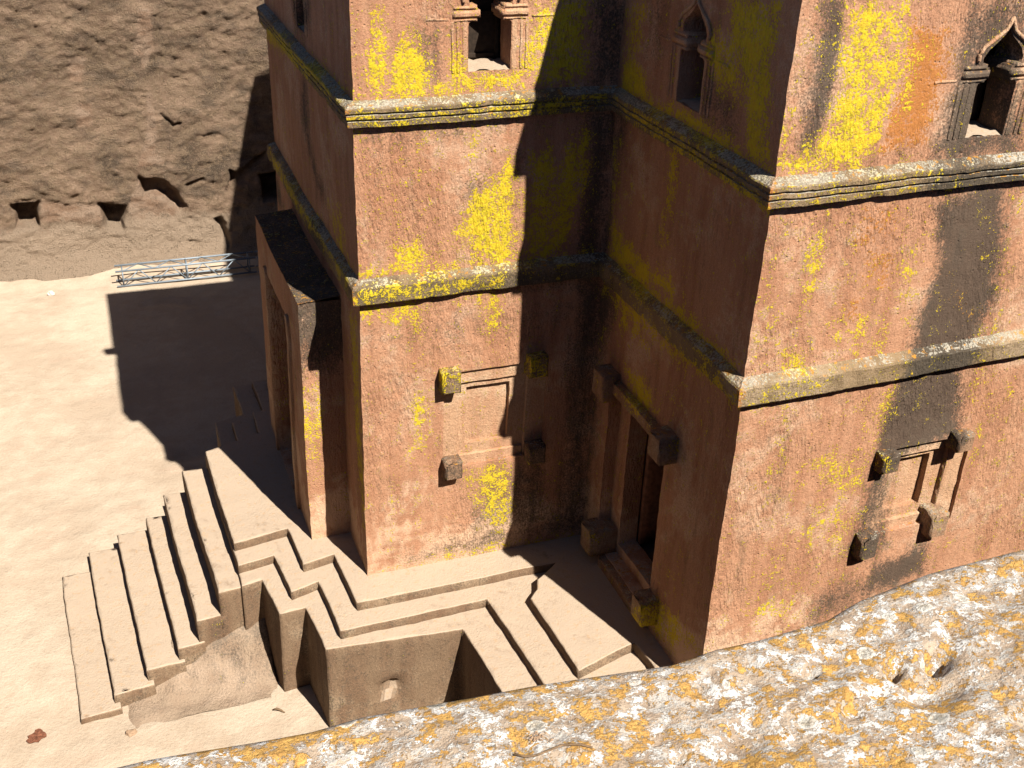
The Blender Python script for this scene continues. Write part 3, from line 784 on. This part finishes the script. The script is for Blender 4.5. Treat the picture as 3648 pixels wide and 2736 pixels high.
# unseen flat roofs, each arm's height set to place the shadow it casts
mb = MB()
for poly, z in (([(0, 0), (4.0, 0), (4.0, ARM_W), (0, ARM_W)], TOP_W), ([(4.0, 0), C, D, (D[0], 0), (D[0] + 4, 0), (D[0] + 4, ARM_W), (D[0], ARM_W), (D[0], NORTH), (4.0, NORTH)], TOP)):
    mb.face(*[mb.vert((x, y, z)) for x, y in poly])
mb.build('roof', MAT_PLINTH, church, False)

def sweep(mb, path, profile, closed, face_keys=None, steps=None):
    # profile (out, z) from the top of the moulding to the bottom, run along wall corners with mitred joints
    n = len(path); segs = n if closed else n - 1
    def normal(i):
        a = path[i % n]; b = path[(i + 1) % n]; L = math.hypot(b[0] - a[0], b[1] - a[1])
        return ((b[1] - a[1]) / L, -(b[0] - a[0]) / L)
    def mitre(i, o):
        if not closed and i == 0: N = normal(0); return (path[0][0] + N[0] * o, path[0][1] + N[1] * o)
        if not closed and i == n - 1: N = normal(n - 2); return (path[i][0] + N[0] * o, path[i][1] + N[1] * o)
        n1 = normal(i - 1 if i else n - 1); n2 = normal(i)
        m = (n1[0] + n2[0], n1[1] + n2[1]); k = o / (1 + n1[0] * n2[0] + n1[1] * n2[1])
        return (path[i % n][0] + m[0] * k, path[i % n][1] + m[1] * k)
    for s in range(segs):
        a = path[s]; b = path[(s + 1) % n]; L = math.hypot(b[0] - a[0], b[1] - a[1])
        key = face_keys[s] if face_keys and s < len(face_keys) else None
        cnt = max(1, round(L / (0.07 if key else 0.5)))
        rows = []
        for o, z in profile:
            p = mitre(s, o); q = mitre((s + 1) % n if closed else s + 1, o)
            row = []
            for i in range(cnt + 1):
                t = i / cnt; u = t * L
                wear = 1.0 - 0.32 * smoothstep(0.22, 0.62, noise.noise(Vector((u * 2.1, z * 1.5, 11 + s)))) - 0.12 * noise.noise(Vector((u * 7, z * 6, s)))
                if o < 0.05: wear = 1.0
                att = dict(stain(key, u, z)) if key else {}
                if key:
                    corner = min(u, 99) if key in ('F1', 'F2') else 9
                    if key == 'E': corner = L - u
                    if key == 'S': corner = L - u
                    att['orange'] = max(att.get('orange', 0), 0.75 * math.exp(-corner / 0.22))
                    att['ledge'] = 0.4 + noise.noise(Vector((u * 0.9, z, 3)))
                w0 = (a[0] + (b[0] - a[0]) * t, a[1] + (b[1] - a[1]) * t)
                if t in (0, 1): wear = 1.0
                row.append(mb.vert((w0[0] + (p[0] + (q[0] - p[0]) * t - w0[0]) * wear, w0[1] + (p[1] + (q[1] - p[1]) * t - w0[1]) * wear, z), att))
            rows.append(row)
        for a_, b_ in zip(rows[:-1], rows[1:]):
            b2 = []
            for v in b_:
                mb.v.append(mb.v[v].copy()); b2.append(len(mb.v) - 1)
                for d in mb.a.values():
                    if v in d: d[b2[-1]] = d[v]
            for i in range(cnt): mb.face(a_[i + 1], a_[i], b2[i], b2[i + 1])

PATH = [OUT[11]] + OUT[:11]
KEYSEQ = ['E', 'F1', 'S', 'F2']
for prof in ([(-0.02, 5.53), (0.045, 5.49), (0.115, 5.43), (0.13, 5.40), (0.13, 5.30), (0.128, 5.16), (0.118, 5.145), (-0.02, 5.14)],
             [(-0.02, 8.19), (0.06, 8.15), (0.125, 8.10), (0.135, 8.08), (0.135, 8.035), (0.098, 8.025), (0.098, 8.005), (0.122, 7.995), (0.122, 7.945), (0.085, 7.935), (0.085, 7.915), (0.108, 7.905), (0.105, 7.83), (-0.02, 7.82)],
             [(-0.02, 10.80), (0.12, 10.72), (0.14, 10.69), (0.13, 10.42), (-0.02, 10.40)]):
    mb = MB()
    sweep(mb, PATH, prof, True, KEYSEQ)
    mb.build('string_course', MAT_BAND, church)
mb = MB()
sweep(mb, [(4.0, 0), C, D, (D[0], 0)], [(-0.02, TOP + 0.02), (0.14, TOP), (0.14, TOP - 0.34), (-0.02, TOP - 0.36)], False)
sweep(mb, [(4.0, ARM_W), (0, ARM_W), (0, 0), (4.0, 0)], [(-0.02, TOP_W + 0.02), (0.12, TOP_W), (0.12, TOP_W - 0.3), (-0.02, TOP_W - 0.32)], False)
mb.build('cornice', MAT_BAND, church)
mb = MB()                                                         # stone rain spout high on the west wall
block(mb, FE, ARM_W - 3.74, ARM_W - 3.5, TOP_W - 0.42, TOP_W - 0.18, -0.1, 0.42)
mb.build('waterspout', MAT_BLOCK, church)

def blind_window(fr, w, blocks, deep=1.0, name='blind_window'):
    # carved false window: recessed posts, lintel and sill round a sunken panel, four projecting beam ends
    u0, u1, v0, v1 = w['u0'], w['u1'], w['v0'], w['v1']; W = u1 - u0; H = v1 - v0
    a, b = u0 + 0.15 * W, u1 - 0.19 * W
    top, bot = v1 - 0.14 * H, v0 + 0.10 * H
    mb = MB(); ring_plate(mb, fr, (a, b, bot, top), (u0 + 0.23 * W, u0 + 0.655 * W, v0 + 0.20 * H, v1 - 0.20 * H), -0.105 * deep, 0.12 * deep)
    win = mb.build(name, MAT_TRIM, church)
    for x0, x1 in ((u0 - 0.01, a), (b, u1 + 0.01)):
        mb = MB(); block(mb, fr, x0, x1, v0 - 0.01, v1 + 0.01, -0.4, -0.045 * deep, 0.012); mb.build('post', MAT_TRIM, win)
    mb = MB(); block(mb, fr, a + 0.004, b - 0.004, top, v1 + 0.01, -0.4, -0.055 * deep, 0.012); mb.build('lintel', MAT_TRIM, win)
    mb = MB(); block(mb, fr, a + 0.004, b - 0.004, v0 - 0.01, bot, -0.4, -0.062 * deep, 0.012); mb.build('sill', MAT_TRIM, win)
    mb = MB(); wall_sheet(mb, fr, a, b, bot, top, (), 0.12, -0.19 * deep); mb.build('panel', MAT_TRIM, win)
    for n, (x0, x1, y0, y1, d) in enumerate(blocks):
        mb = MB(); block(mb, fr, x0, x1, y0, y1, -0.2, d, 0.03, 0.08, {'yellow': 0.55 if n < 2 else 0.0, 'dark': 0.3} if fr is F1 else None); mb.build('corner_block', MAT_BLOCK, win)
    return win
blind_window(F1, BLIND1, [(1.24, 1.55, 3.45, 3.84, 0.22), (2.72, 3.04, 3.51, 3.89, 0.22), (1.31, 1.61, 1.80, 2.13, 0.22), (2.80, 3.11, 1.84, 2.18, 0.22)])
blind_window(F2, BLIND2, [(2.44, 2.74, 3.60, 3.90, 0.21), (3.74, 4.03, 3.72, 4.00, 0.21), (2.38, 2.68, 2.10, 2.48, 0.20), (3.63, 3.93, 2.20, 2.62, 0.20)], 1.35)

def ogee_window(fr, c, dz, w=1.0):
    # window opening with a keel arch; the raised mouldings round it are its frame
    mb = MB()
    out = ogee(c, dz, w)
    arch = [p for p in out if p[1] > 9.29 + dz]
    pts = [fr.at(c + (u - c) * 1.30 + (0.0), v + 0.05 + (0.05 if abs(u - c) < 0.05 else 0), 0.012) for u, v in arch]
    dense = []
    for p, q in zip(pts[:-1], pts[1:]): dense += [Vector(p).lerp(Vector(q), t / 3) for t in range(3)]
    dense.append(Vector(pts[-1]))
    tube(mb, dense, 0.026, 6, 1.0)
    for sgn in (-1, 1):
        for off, wd, dd in ((0.325, 0.085, 0.006), (0.45, 0.045, 0.011), (0.53, 0.045, 0.013)):
            u = c + sgn * (off + wd / 2)
            block(mb, fr, u - wd / 2, u + wd / 2, 8.40 + dz, 9.11 + dz, -0.03, dd, 0.008, 0.1)
        block(mb, fr, min(c + sgn * 0.62, c + sgn * 0.95), max(c + sgn * 0.62, c + sgn * 0.95), 9.12 + dz, 9.15 + dz, -0.03, 0.013, 0.008, 0.1)
    frame = mb.build('arched_window', MAT_TRIM, church)
    for sgn in (-1, 1):                                           # rounded capitals that pinch the opening
        mb = MB()
        for v0, v1, a, d in ((9.09, 9.14, 0.19, 0.018), (9.14, 9.24, 0.155, 0.036), (9.24, 9.31, 0.20, 0.020)):
            x0, x1 = sorted((c + sgn * a, c + sgn * 0.56))
            block(mb, fr, x0, x1, v0 + dz, v1 + dz, -0.42, d, 0.03, 0.1)
        mb.build('capital', MAT_TRIM, frame)
    mb = MB()                                                     # rough sill inside the opening
    steps = spaced(-0.34, 0.34, 0.06); dep = spaced(-0.02, -0.62, 0.1) if False else [-0.02 - 0.1 * i for i in range(7)]
    rows = [[mb.vert(fr.at(c + u, 8.41 + dz + 0.05 * noise.noise(Vector((u * 9, d * 9, 1))) + 0.05 * (-d), d)) for u in steps] for d in dep]
    for a, b in zip(rows[:-1], rows[1:]):
        for i in range(len(steps) - 1): mb.face(a[i], a[i + 1], b[i + 1], b[i])
    mb.build('sill', MAT_PLINTH, frame)
    mb = MB()                                                     # plank shutter set deep in the wall
    wall_sheet(mb, fr, c - 0.40, c + 0.40, 8.35 + dz, 9.95 + dz, (), 0.3, -0.60)
    sh = mb.build('shutter', MAT_WOOD, frame)
    mb = MB()
    for x0, x1, y0, y1 in ((c - 0.33, c - 0.27, 8.46, 9.9), (c + 0.27, c + 0.33, 8.46, 9.9), (c - 0.27, c + 0.27, 8.46, 8.53), (c - 0.27, c + 0.27, 9.05, 9.11)):
        block(mb, fr, x0, x1, y0 + dz, y1 + dz, -0.62, -0.56, 0.01, 0.3)
    mb.build('shutter_frame', MAT_WOOD, frame)
    return frame
ogee_window(F1, OGEE1, 0.08)
ogee_window(FS, OGEES, 0.0)
ogee_window(F2, OGEE2, 0.02, 0.92)
ogee_window(FE, OGEEE, 0.0)

# side doorway in the shaded wall: stepped jambs, lintel and threshold beams, four projecting beam ends
mb = MB(); ring_plate(mb, FS, (0.55, 2.70, 0.15, 3.50), (0.98, 2.30, 0.42, 3.12), -0.22, 0.34)
door = mb.build('doorway', MAT_WALL, church)
mb = MB(); block(mb, FS, 0.90, 2.66, 3.44, 3.68, -0.25, 0.13, 0.03, 0.1); mb.build('lintel', MAT_BLOCK, door)
mb = MB(); block(mb, FS, 0.90, 2.66, -0.02, 0.20, -0.30, 0.13, 0.03, 0.1); mb.build('threshold', MAT_BLOCK, door)
for y0, y1, z0, z1 in ((0.52, 0.93, 3.30, 3.78), (2.60, 2.97, 3.36, 3.80), (0.52, 0.93, 0.22, 0.72), (2.60, 2.97, 0.30, 0.74)):
    mb = MB(); block(mb, FS, y0, y1, z0, z1, -0.2, 0.31, 0.03, 0.09); mb.build('corner_block', MAT_BLOCK, door)
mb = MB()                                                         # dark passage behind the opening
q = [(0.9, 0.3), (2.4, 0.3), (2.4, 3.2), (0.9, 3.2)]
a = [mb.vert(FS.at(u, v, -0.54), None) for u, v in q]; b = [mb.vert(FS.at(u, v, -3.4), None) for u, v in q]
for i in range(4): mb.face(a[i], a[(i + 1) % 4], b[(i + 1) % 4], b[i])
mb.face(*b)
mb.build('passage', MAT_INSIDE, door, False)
mb = MB(); block(mb, FS, 0.99, 1.08, 0.40, 3.10, -1.35, -0.58, 0.01, 0.4); mb.build('door_leaf', MAT_LEAF, door)

# west porch: a thick slab roof on two jambs round the main door
PX, PY0, PY1, PTOP = -0.70, 1.31, 5.45, 4.62
DY0, DY1, DTOP = 2.45, 4.45, 3.85
FP = Frame((PX, PY1), (0.0, -1.0))
FPN = Frame((PX, PY0), (1, 0), None)
mb = MB()
wall_sheet(mb, FP, 0, PY1 - PY0, -0.3, PTOP, [[(PY1 - DY1, 0.02), (PY1 - DY0, 0.02), (PY1 - DY0, DTOP), (PY1 - DY1, DTOP)]], 0.1, 0, 0.75)
L = -PX + 0.02
us, vs = spaced(0, L, 0.07), spaced(-0.3, PTOP, 0.07)
g = [[mb.vert(FPN.at(u, v, 0), {'yellow': 0.60 * smoothstep(3.6, 3.0, v) * smoothstep(1.6, 2.2, v) if False else 0.58 * math.exp(-((v - 2.5) / 0.75) ** 2) * smoothstep(0.42, 0.2, u), 'dark': 0.5 * smoothstep(2.9, 3.9, v)}) for u in us] for v in vs]
for j in range(len(vs) - 1):
    for i in range(len(us) - 1): mb.face(g[j][i], g[j][i + 1], g[j + 1][i + 1], g[j + 1][i])
FPF = Frame((0.02, PY1), (-1, 0))
wall_sheet(mb, FPF, 0, L, -0.3, PTOP, (), 0.15)
porch = mb.build('porch', MAT_WALL, church)
mb = MB()
us, vs = spaced(PX, 0.02, 0.07), spaced(PY0, PY1, 0.07)
g = [[mb.vert((x, y, PTOP + 0.10 * (x - PX) + 0.02 * noise.noise(Vector((x * 4, y * 4, 2)))), {'dark': 0.38, 'ledge': -0.3, 'orange': 0.55 * math.exp(-(y - PY0) / 0.3)}) for x in us] for y in vs]
for j in range(len(vs) - 1):
    for i in range(len(us) - 1): mb.face(g[j][i], g[j][i + 1], g[j + 1][i + 1], g[j + 1][i])
mb.build('porch_roof', MAT_BLOCK, porch)
mb = MB(); block(mb, FP, PY1 - DY0, PY1 - DY0 + 0.16, 0.0, DTOP + 0.1, -0.1, 0.05, 0.012, 0.2); mb.build('jamb_moulding', MAT_TRIM, porch)
mb = MB(); block(mb, FP, PY1 - DY1 - 0.16, PY1 - DY1, 0.0, DTOP + 0.1, -0.1, 0.05, 0.012, 0.2); mb.build('jamb_moulding', MAT_TRIM, porch)
mb = MB(); wall_sheet(mb, FP, PY1 - DY1 - 0.1, PY1 - DY0 + 0.1, -0.1, DTOP + 0.1, (), 0.3, -0.55); mb.build('door_leaf', MAT_WOOD, porch)

# stepped plinth, three tiers
mb = MB()
T0 = [(-2.03, 1.62), (-1.05, 1.78), (-0.99, 0.66), (-0.42, 0.78), (-0.35, -0.64), (2.62, -0.60), (3.40, -0.66), (4.6, -0.6), (4.6, 7.7), (-0.36, 7.68), (-0.42, 6.2), (-0.97, 6.12), (-1.0, 5.25), (-2.12, 4.85)]
T1 = [(-2.045, 1.18), (-1.40, 1.30), (-1.29, 0.19), (-0.80, 0.34), (-0.73, -1.05), (1.82, -0.98), (1.98, -3.15), (2.08, -5.2), (4.6, -5.2), (4.6, 7.9), (-0.74, 7.80), (-0.73, 6.34), (-1.42, 6.12), (-1.43, 5.12), (-2.125, 4.95)]
T2 = [(-2.045, 0.82), (-1.69, 0.90), (-1.56, -0.11), (-1.11, -0.07), (-1.01, -1.22), (1.25, -1.40), (1.37, -2.89), (1.52, -6.2), (11.5, -6.2), (11.5, 8.05), (-1.13, 8.0), (-1.12, 6.68), (-1.72, 6.53), (-1.76, 5.36), (-2.12, 5.2)]
Q0 = [(2.43, -1.42), (2.53, -3.28), (3.62, -2.98), (3.68, -3.46), (3.62, -4.75), (6, -4.85), (6, -0.5), (3.4, -0.5), (2.90, -0.86), (2.71, -0.98), (2.62, -1.22)]
prism(mb, T2, -2.5, -0.34, 0.065)
for p in mb.v:                                                    # weathered hollow in the front face
    if p.y < -0.9 and -0.6 < p.x < 0.8 and p.z < -0.9:
        r = math.hypot((p.x - 0.05) / 0.20, (p.z + 1.36) / 0.14)
        p.y += 0.17 * (1 - smoothstep(0.35, 1.25, r + 0.5 * noise.noise(p * 5))) + 0.05 * noise.noise(p * 3)
prism(mb, T1, -0.45, -0.17, 0.12)
prism(mb, T0, -0.25, 0.0, 0.12)
prism(mb, Q0, -0.25, 0.014, 0.12)
mb.build('plinth', MAT_PLINTH, church)

# west staircase
XN = [-4.93, -4.36, -3.78, -3.22, -2.85, -2.44]; XF = [-5.12, -4.59, -4.01, -3.43, -3.04, -2.62]
YN = [0.25, 0.45, 0.62, 0.73, 0.81, 0.85]; YF = [4.30, 4.70, 4.80, 4.85, 4.90, 4.93]
ZS = [-2.00, -1.83, -1.60, -1.35, -0.90, -0.42]
mb = MB()                                                         # weathered foot of the stair flank
fx, fy = spaced(-4.3, -1.60, 0.08), spaced(-0.15, 1.35, 0.08)
g = []
for y in fy:
    row = []
    for x in fx:
        m = min(1.0, max(0.0, (x + 4.2) / 2.3)); t = smoothstep(-0.1 + 0.35 * (1 - m), 1.15, y + 0.10 * noise.noise(Vector((x * 2.5, y * 2.5, 6))))
        edge = min(1.0, (x + 4.3) / 0.2, (-1.60 - x) / 0.08 + 0.2)
        row.append(mb.vert((x, y, FLOOR - 0.10 + (1.05 * m ** 0.8 * t ** 1.3 + 0.10 + 0.05 * noise.noise(Vector((x * 4, y * 4, 2)))) * max(0, edge)), {'dark': 0.30 * m * t}, 0))
    g.append(row)
for j in range(len(fy) - 1):
    for i in range(len(fx) - 1): mb.face(g[j][i], g[j][i + 1], g[j + 1][i + 1], g[j + 1][i])
stair = mb.build('staircase', MAT_FOOT, church)
for i in range(6):
    mb = MB()
    xn1, xf1 = (XN[i + 1] + 0.1, XF[i + 1] + 0.1) if i < 5 else (-1.9, -1.9)
    yn1 = YN[i] + 0.03
    step_poly = [(XN[i], YN[i]), (xn1, yn1 + 0.02), (xf1, YF[i] - 0.02), (XF[i], YF[i])]
    prism(mb, step_poly, -2.5, ZS[i], 0.1, 0.03)
    mb.build('step', MAT_PLINTH, stair)

# ------------------------------------------------------------------ loose things
def truss(x0, x1, label):
    # square lattice truss lying on its side at the foot of the cliff
    t = empty('lattice_truss', ((x0 + x1) / 2, 18.4, FLOOR + 0.05))
    ox, oy, oz = (x0 + x1) / 2, 18.4, FLOOR + 0.05
    Y0, Y1, Z0, Z1 = 18.28, 18.76, FLOOR + 0.08, FLOOR + 0.56
    def loc(p): return (p[0] - ox, p[1] - oy, p[2] - oz)
    corners = ((Y0, Z0), (Y0, Z1), (Y1, Z0), (Y1, Z1))
    for y, z in corners:
        mb = MB(); tube(mb, [loc((x0, y, z)), loc((x1, y, z))], 0.031, 8); mb.build('chord', MAT_METAL, t)
    n = max(2, round((x1 - x0) / 0.95))
    xs = spaced(x0 + 0.2, x1 - 0.2, (x1 - x0 - 0.4) / n)
    for (ya, za), (yb, zb) in (((Y0, Z0), (Y0, Z1)), ((Y0, Z1), (Y1, Z1)), ((Y1, Z0), (Y1, Z1)), ((Y0, Z0), (Y1, Z0))):
        laced = za != zb and ya == Y0 or (za == Z1 and zb == Z1)
        for a, b in zip(xs[:-1], xs[1:]):
            m = (a + b) / 2
            for p, q in ((((a, ya, za), (m, yb, zb)), ((m, yb, zb), (b, ya, za))) if laced else ()):
                mb = MB(); tube(mb, [loc(p), loc(q)], 0.018, 6); mb.build('brace', MAT_METAL, t)
        for x in (xs[0], xs[-1]) + ((xs[len(xs) // 2],) if len(xs) > 3 else ()):
            mb = MB(); tube(mb, [loc((x, ya, za)), loc((x, yb, zb))], 0.022, 6); mb.build('strut', MAT_METAL, t)
    return tag(t, label, 'truss', 'steel lattice trusses at the cliff foot')
truss(-3.22, 0.95, 'long grey steel lattice truss lying on the ground at the cliff foot')
truss(0.72 + 0.27, 3.9, 'steel lattice truss mostly hidden behind the porch, end against the longer truss')

def lump(name, mat, c, r, sq=(1, 1, 0.7), seed=0, rough=0.35):
    mb = MB(); n, m = 10, 7; rows = []
    for j in range(m + 1):
        th = math.pi * j / m
        rows.append([mb.vert((c[0], c[1], c[2]), None, 0) for _ in range(n)])
        for i in range(n):
            d = Vector((math.sin(th) * math.cos(2 * math.pi * i / n), math.sin(th) * math.sin(2 * math.pi * i / n), math.cos(th)))
            k = r * (1 + rough * noise.noise(d * 1.6 + Vector((seed * 3.7, seed, 2))) + 0.12 * noise.noise(d * 5 + Vector((seed, 3, 1))))
            mb.v[rows[j][i]] = Vector((c[0] + d.x * k * sq[0], c[1] + d.y * k * sq[1], c[2] + d.z * k * sq[2]))
    for j in range(m):
        for i in range(n): mb.face(rows[j][i], rows[j + 1][i], rows[j + 1][(i + 1) % n], rows[j][(i + 1) % n])
    return mb.build(name, mat, None, False)
o = lump('loose_stone', MAT_PEBBLE, (-5.09, 18.3, ground_height(-5.09, 18.3) + 0.05), 0.085, (1, 0.8, 1.1), 3, 0.6)
tag(o, 'small pale stone alone on the sunlit sand left of the truss', 'stone')
o = lump('loose_stone', MAT_RUBBLE, (-4.15, -0.25, ground_height(-4.15, -0.25) + 0.03), 0.07, (1.3, 0.9, 0.8), 5, 0.5)
tag(o, 'little brown stone on the sand beside the bottom steps', 'stone')

# crumpled dark red scrap on the sand
mb = MB()
cx0, cy0 = -5.62, 0.17
nn = 22; top = []; bot = []
rr = [1.1, 1.0, .9, .95, 1.1, 1.15, 1.0, .75, .7, .85, 1.05, .95, 1.2, 1.25, 1.0, .8, .75, .85, .8, .6, .75, 1.0]
for lay, dz in ((top, 0.03), (bot, 0.005)):
    for ringk in (1.0, 0.55):
        lay.append([mb.vert((cx0 + rr[i] * ringk * 0.135 * math.cos(2 * math.pi * i / nn) + 0.02 * math.sin(3.1 * i), cy0 + rr[i] * ringk * 0.15 * math.sin(2 * math.pi * i / nn),
                             ground_height(cx0, cy0) + 0.015 + dz + 0.035 * noise.noise(Vector((i * 0.9, ringk * 3, 1))) * (1.3 - ringk)), None, 0) for i in range(nn)])
    lay.append([mb.vert((cx0, cy0, ground_height(cx0, cy0) + 0.02 + dz), None, 0)])
for i in range(nn):
    j = (i + 1) % nn
    mb.face(top[0][i], top[0][j], top[1][j], top[1][i]); mb.face(top[1][i], top[1][j], top[2][0])
    mb.face(bot[0][j], bot[0][i], bot[1][i], bot[1][j]); mb.face(bot[1][j], bot[1][i], bot[2][0])
    mb.face(top[0][j], top[0][i], bot[0][i], bot[0][j])
tag(mb.build('rag', MAT_RAG, None, False), 'ragged dark red scrap lying on the sand before the bottom step', 'rag')

mb = MB(); zt = ground_height(-1.75, -0.5) + 0.03
tube(mb, [(-1.84, -0.47, zt), (-1.78, -0.5, zt + 0.03), (-1.72, -0.53, zt + 0.01), (-1.66, -0.60, zt)], [0.012, 0.022, 0.02, 0.01], 6)
tag(mb.build('stick', MAT_TWIG), 'short dark stick on the sand in the plinth recess', 'stick')

# grit gathered in a hollow of the ledge, and a twig beside it
def rim_at(x, s, up=0.0):
    p = rim_point(x, s); return (p[0], p[1], p[2] + up)
mb = MB()
for i in range(45):
    a = random.uniform(0, 2 * math.pi); r = abs(random.gauss(0, 0.5))
    x, s = -2.52 + 0.09 * r * math.cos(a), 0.235 + 0.035 * r * math.sin(a)
    p = Vector(rim_at(x, s, 0.003)); k = random.uniform(0.002, 0.006)
    vs6 = [mb.vert(p + Vector(d) * k * random.uniform(0.7, 1.2), None, 0) for d in ((1, 0, 0), (0, 1, 0), (-1, 0, 0), (0, -1, 0), (0, 0, 0.9), (0, 0, -0.6))]
    for q in range(4): mb.face(vs6[q], vs6[(q + 1) % 4], vs6[4]); mb.face(vs6[(q + 1) % 4], vs6[q], vs6[5])
o = mb.build('grit', MAT_RUBBLE, None, False); o['kind'] = 'stuff'
o['label'] = 'loose reddish grit gathered in a hollow of the lichened ledge'; o['category'] = 'grit'
mb = MB()
tube(mb, [rim_at(-2.60 + 0.026 * i, 0.275 + 0.006 * i + 0.012 * math.sin(i * 0.8), 0.006) for i in range(9)], 0.0035, 5)
tag(mb.build('twig', MAT_TWIG), 'thin dry twig beside the grit on the lichened ledge', 'twig')
